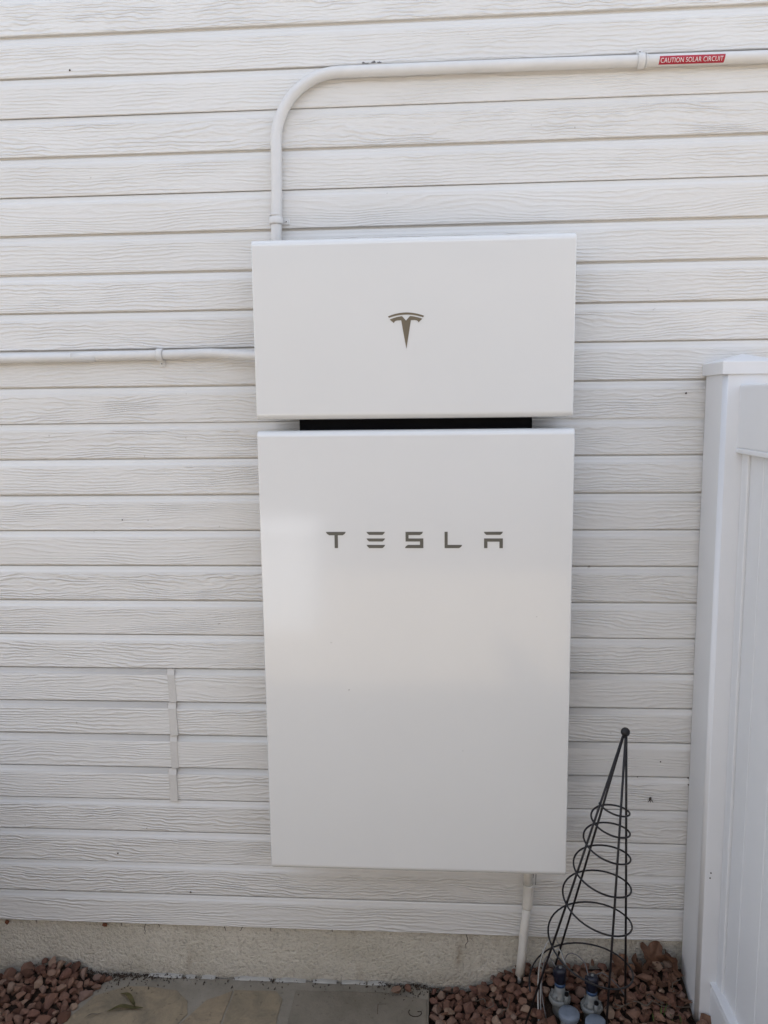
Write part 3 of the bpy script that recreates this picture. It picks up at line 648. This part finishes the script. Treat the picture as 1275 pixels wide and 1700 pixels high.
wire([(0.372, -0.115, 0.165), (0.352, -0.10, 0.185), (0.338, -0.105, 0.15), (0.335, -0.12, 0.09), (0.345, -0.14, 0.03)], 0.0017, m_wire_g, 'thin grey wire looping from the first valve into the gravel')
wire([(0.40, -0.10, 0.16), (0.385, -0.07, 0.185), (0.355, -0.08, 0.155), (0.335, -0.10, 0.10), (0.332, -0.13, 0.04), (0.33, -0.17, 0.02)], 0.0018, m_wire_w, 'thin white wire arching low over the first valve')
wire([(0.415, -0.03, 0.10), (0.382, -0.05, 0.20), (0.355, -0.07, 0.205), (0.332, -0.09, 0.15), (0.326, -0.11, 0.08), (0.324, -0.15, 0.03)], 0.0022, m_wire_w, 'white wire rising highest left of the trellis legs')
wire([(0.455, -0.132, 0.155), (0.45, -0.10, 0.17), (0.43, -0.06, 0.165), (0.41, -0.05, 0.15), (0.40, -0.045, 0.09)], 0.0014, m_wire_g, 'thin grey wire bridging behind the two valves')
wire([(0.47, -0.132, 0.155), (0.50, -0.10, 0.14), (0.54, -0.09, 0.10), (0.575, -0.10, 0.055)], 0.0017, m_wire_g, 'grey wire running from second valve toward the dry leaves')

# ------------------------------------------------------------------ litter: leaves, twigs, grass
def maple(r, rng):
    bm = NB(); n = 30; c = bm.verts.new((0, 0, 0)); ring = []; mid = []
    for k in range(n):
        a = 2 * math.pi * k / n; l = 0.62 + 0.38 * abs(math.cos(2.5 * a)) ** 0.8 + rng.uniform(-0.07, 0.07)
        x, y = r * l * math.cos(a), r * l * math.sin(a)
        cz = lambda q: 0.35 * r * (q ** 2) * math.sin(a * 2 + 1) + 0.12 * r * q * math.sin(5 * a)
        mid.append(bm.verts.new((x * 0.55, y * 0.55, cz(0.55)))); ring.append(bm.verts.new((x, y, cz(1.0) + rng.uniform(-0.08, 0.08) * r)))
    for k in range(n):
        j = (k + 1) % n; bm.faces.new((c, mid[k], mid[j])).smooth = True; bm.faces.new((mid[k], ring[k], ring[j], mid[j])).smooth = True
    return bm
rl = random.Random(5)
LV = [((0.655, -0.012, 0.125), 0.046, (80, 10, 20), 'broad brown dry leaf propped upright against the stucco'),
      ((0.705, -0.028, 0.118), 0.042, (70, 35, 80), 'tall curled brown leaf against the fence post'),
      ((0.62, -0.03, 0.108), 0.036, (60, -20, 140), 'small brown dry leaf propped left of the broad one'),
      ((0.672, -0.05, 0.085), 0.042, (35, 20, 200), 'brown dry leaf lying in front of the propped leaves'),
      ((0.565, -0.03, 0.11), 0.034, (65, 15, 10), 'brown dry leaf behind the right trellis leg'),
      ((0.765, -0.168, 0.05), 0.034, (40, -15, 50), 'brown dry leaf at the foot of the fence post'),
      ((0.735, -0.185, 0.035), 0.03, (25, 12, 120), 'small brown leaf fallen before the fence post')]
for loc, r_, rot, lab in LV:
    o = obj('dry_leaf', maple(r_, rl), m_leaf); o.location = loc; o.rotation_euler = tuple(R(a) for a in rot); tag(o, lab, 'leaf', 'dry leaves by the fence post')
def willow(p, ang, L, w, lift, lab, m=m_willow):
    bm = NB(); n = 12; rows = []
    for k in range(n + 1):
        t = k / n; ww = w * math.sin(math.pi * min(1, t * 0.96 + 0.02)) ** 0.8; bx_ = L * (t - 0.5); by = 0.10 * L * math.sin(t * 3.0) ; z = lift * math.sin(t * 4.5) ** 2 + 0.001
        rows.append([bm.verts.new((bx_, by - ww, z + 0.35 * ww)), bm.verts.new((bx_, by, z)), bm.verts.new((bx_, by + ww, z + 0.5 * ww))])
    for k in range(n):
        for j in range(2): bm.faces.new((rows[k][j], rows[k+1][j], rows[k+1][j+1], rows[k][j+1])).smooth = True
    o = obj('willow_leaf', bm, m); o.location = p; o.rotation_euler.z = R(ang); tag(o, lab, 'leaf', 'narrow leaves on the flagstone'); return o
willow((-0.822, -0.105, 0.0045), -42, 0.085, 0.0062, 0.008, 'narrow olive leaf slanting across the tan flagstone')
willow((-0.815, -0.142, 0.0045), 6, 0.10, 0.0065, 0.006, 'narrow olive leaf lying level below the slanting one')
willow((-0.895, -0.166, 0.0045), 20, 0.05, 0.0018, 0.004, 'small dark curled leaf by the flagstone edge', m_twig)
def twig(pts, r, lab): wire(pts, r, m_twig, lab, 'twig'); bpy.context.view_layer.update()
tw = random.Random(9)
TW = [('thin grey twig among gravel right of the second valve', 0.53, -0.13), ('bent grey twig beside the right trellis leg', 0.58, -0.12), ('curled grey root in front of the dry leaves', 0.64, -0.11), ('pale twig lying on gravel near the fence post', 0.68, -0.13), ('short twig lying between path slab and cream pipe', 0.20, -0.10), ('straw stalk crossing the gravel near the slab', 0.17, -0.075), ('thin straw on gravel left of the cream pipe', 0.235, -0.12), ('curled dark root under the propped leaves', 0.70, -0.085)]
for lab, x, y in TW:
    a = tw.uniform(0, 6.28); L = tw.uniform(0.05, 0.1); P = []
    for k in range(5):
        t = k / 4 - 0.5; xx, yy = x + L * t * math.cos(a) + tw.uniform(-1, 1) * 0.012, y + 0.5 * L * t * math.sin(a) + tw.uniform(-1, 1) * 0.008
        P.append((xx, min(yy, -0.01), bedz(xx, yy) + 0.016 + tw.uniform(0, 0.012)))
    twig(P, tw.uniform(0.0011, 0.0022), lab)
bm = NB()      # crumbs of soil and plant litter along the foot of the stucco
rk = random.Random(21)
for k in range(900):
    x = rk.uniform(-1.2, 0.12); x = rk.choice((x, rk.gauss(-0.83, 0.09), rk.gauss(-0.03, 0.05), rk.gauss(-0.95, 0.06)))
    y = 0.006 - abs(rk.gauss(0, 0.012)) - (abs(rk.gauss(0, 0.03)) if rk.random() < 0.25 else 0); r_ = rk.uniform(0.0010, 0.0038)
    z = 0.001 if left_edge(min(0, y)) < x < 0.028 else bedz(x, y) + 0.004
    n0 = Vector((rk.uniform(-1, 1), rk.uniform(-1, 1), rk.uniform(-1, 1))).normalized(); u_ = n0.orthogonal().normalized(); w_ = n0.cross(u_)
    q = [bm.verts.new(Vector((x, y, z + r_ * 0.5)) + d) for d in (u_ * r_ * rk.uniform(0.7, 2.2), w_ * r_, n0 * r_, -u_ * r_ - w_ * r_ * 0.4)]
    for t_ in ((0, 1, 2), (0, 2, 3), (0, 3, 1), (1, 3, 2)): bm.faces.new([q[i] for i in t_])
tag(obj('soil_litter', bm, m_twig2), 'dark crumbs of soil and litter along the stucco foot', 'litter', kind='stuff')
bm = NB()      # shreds of brown leaf lying over the right-hand gravel
for k in range(130):
    x = rk.choice((rk.gauss(0.63, 0.07), rk.gauss(0.66, 0.05), rk.uniform(0.06, 0.72))); x = min(0.72, max(0.06, x)); y = rk.uniform(-0.22, -0.005); r_ = rk.uniform(0.004, 0.013)
    Mx = Matrix.Translation((x, y, bedz(x, y) + rk.uniform(0.012, 0.022))) @ Matrix.Rotation(rk.uniform(0, 6.28), 4, 'Z') @ Matrix.Rotation(rk.uniform(-0.9, 0.9), 4, 'X')
    q = [bm.verts.new(Mx @ Vector((r_ * a * 1.5, r_ * b * rk.uniform(0.5, 1), r_ * 0.5 * a * a))) for a, b in ((-1, 0), (-0.4, -0.55), (0.5, -0.5), (1, 0.1), (0.4, 0.5), (-0.5, 0.45))]
    bm.faces.new((q[0], q[1], q[4], q[5])); bm.faces.new((q[1], q[2], q[3], q[4]))
tag(obj('leaf_litter', bm, m_leaf), 'brown leaf shreds scattered over the gravel by the fence', 'litter', kind='stuff')
bm = NB()
for k in range(5):
    x, y, L, le = 0.655 + 0.01 * k * (-1) ** k, -0.135 - 0.006 * k, tw.uniform(0.025, 0.05), tw.uniform(-0.012, 0.012)
    z = bedz(x, y); a = [bm.verts.new((x - 0.002, y, z)), bm.verts.new((x + 0.002, y, z)), bm.verts.new((x + le * .5 + 0.0014, y - 0.003, z + L * .6)), bm.verts.new((x + le * .5 - 0.0014, y - 0.003, z + L * .6)), bm.verts.new((x + le, y - 0.006, z + L))]
    bm.faces.new((a[0], a[1], a[2], a[3])); bm.faces.new((a[3], a[2], a[4]))
tag(obj('grass_tuft', bm, m_grass), 'few green grass blades in the gravel before the dry leaves', 'grass')
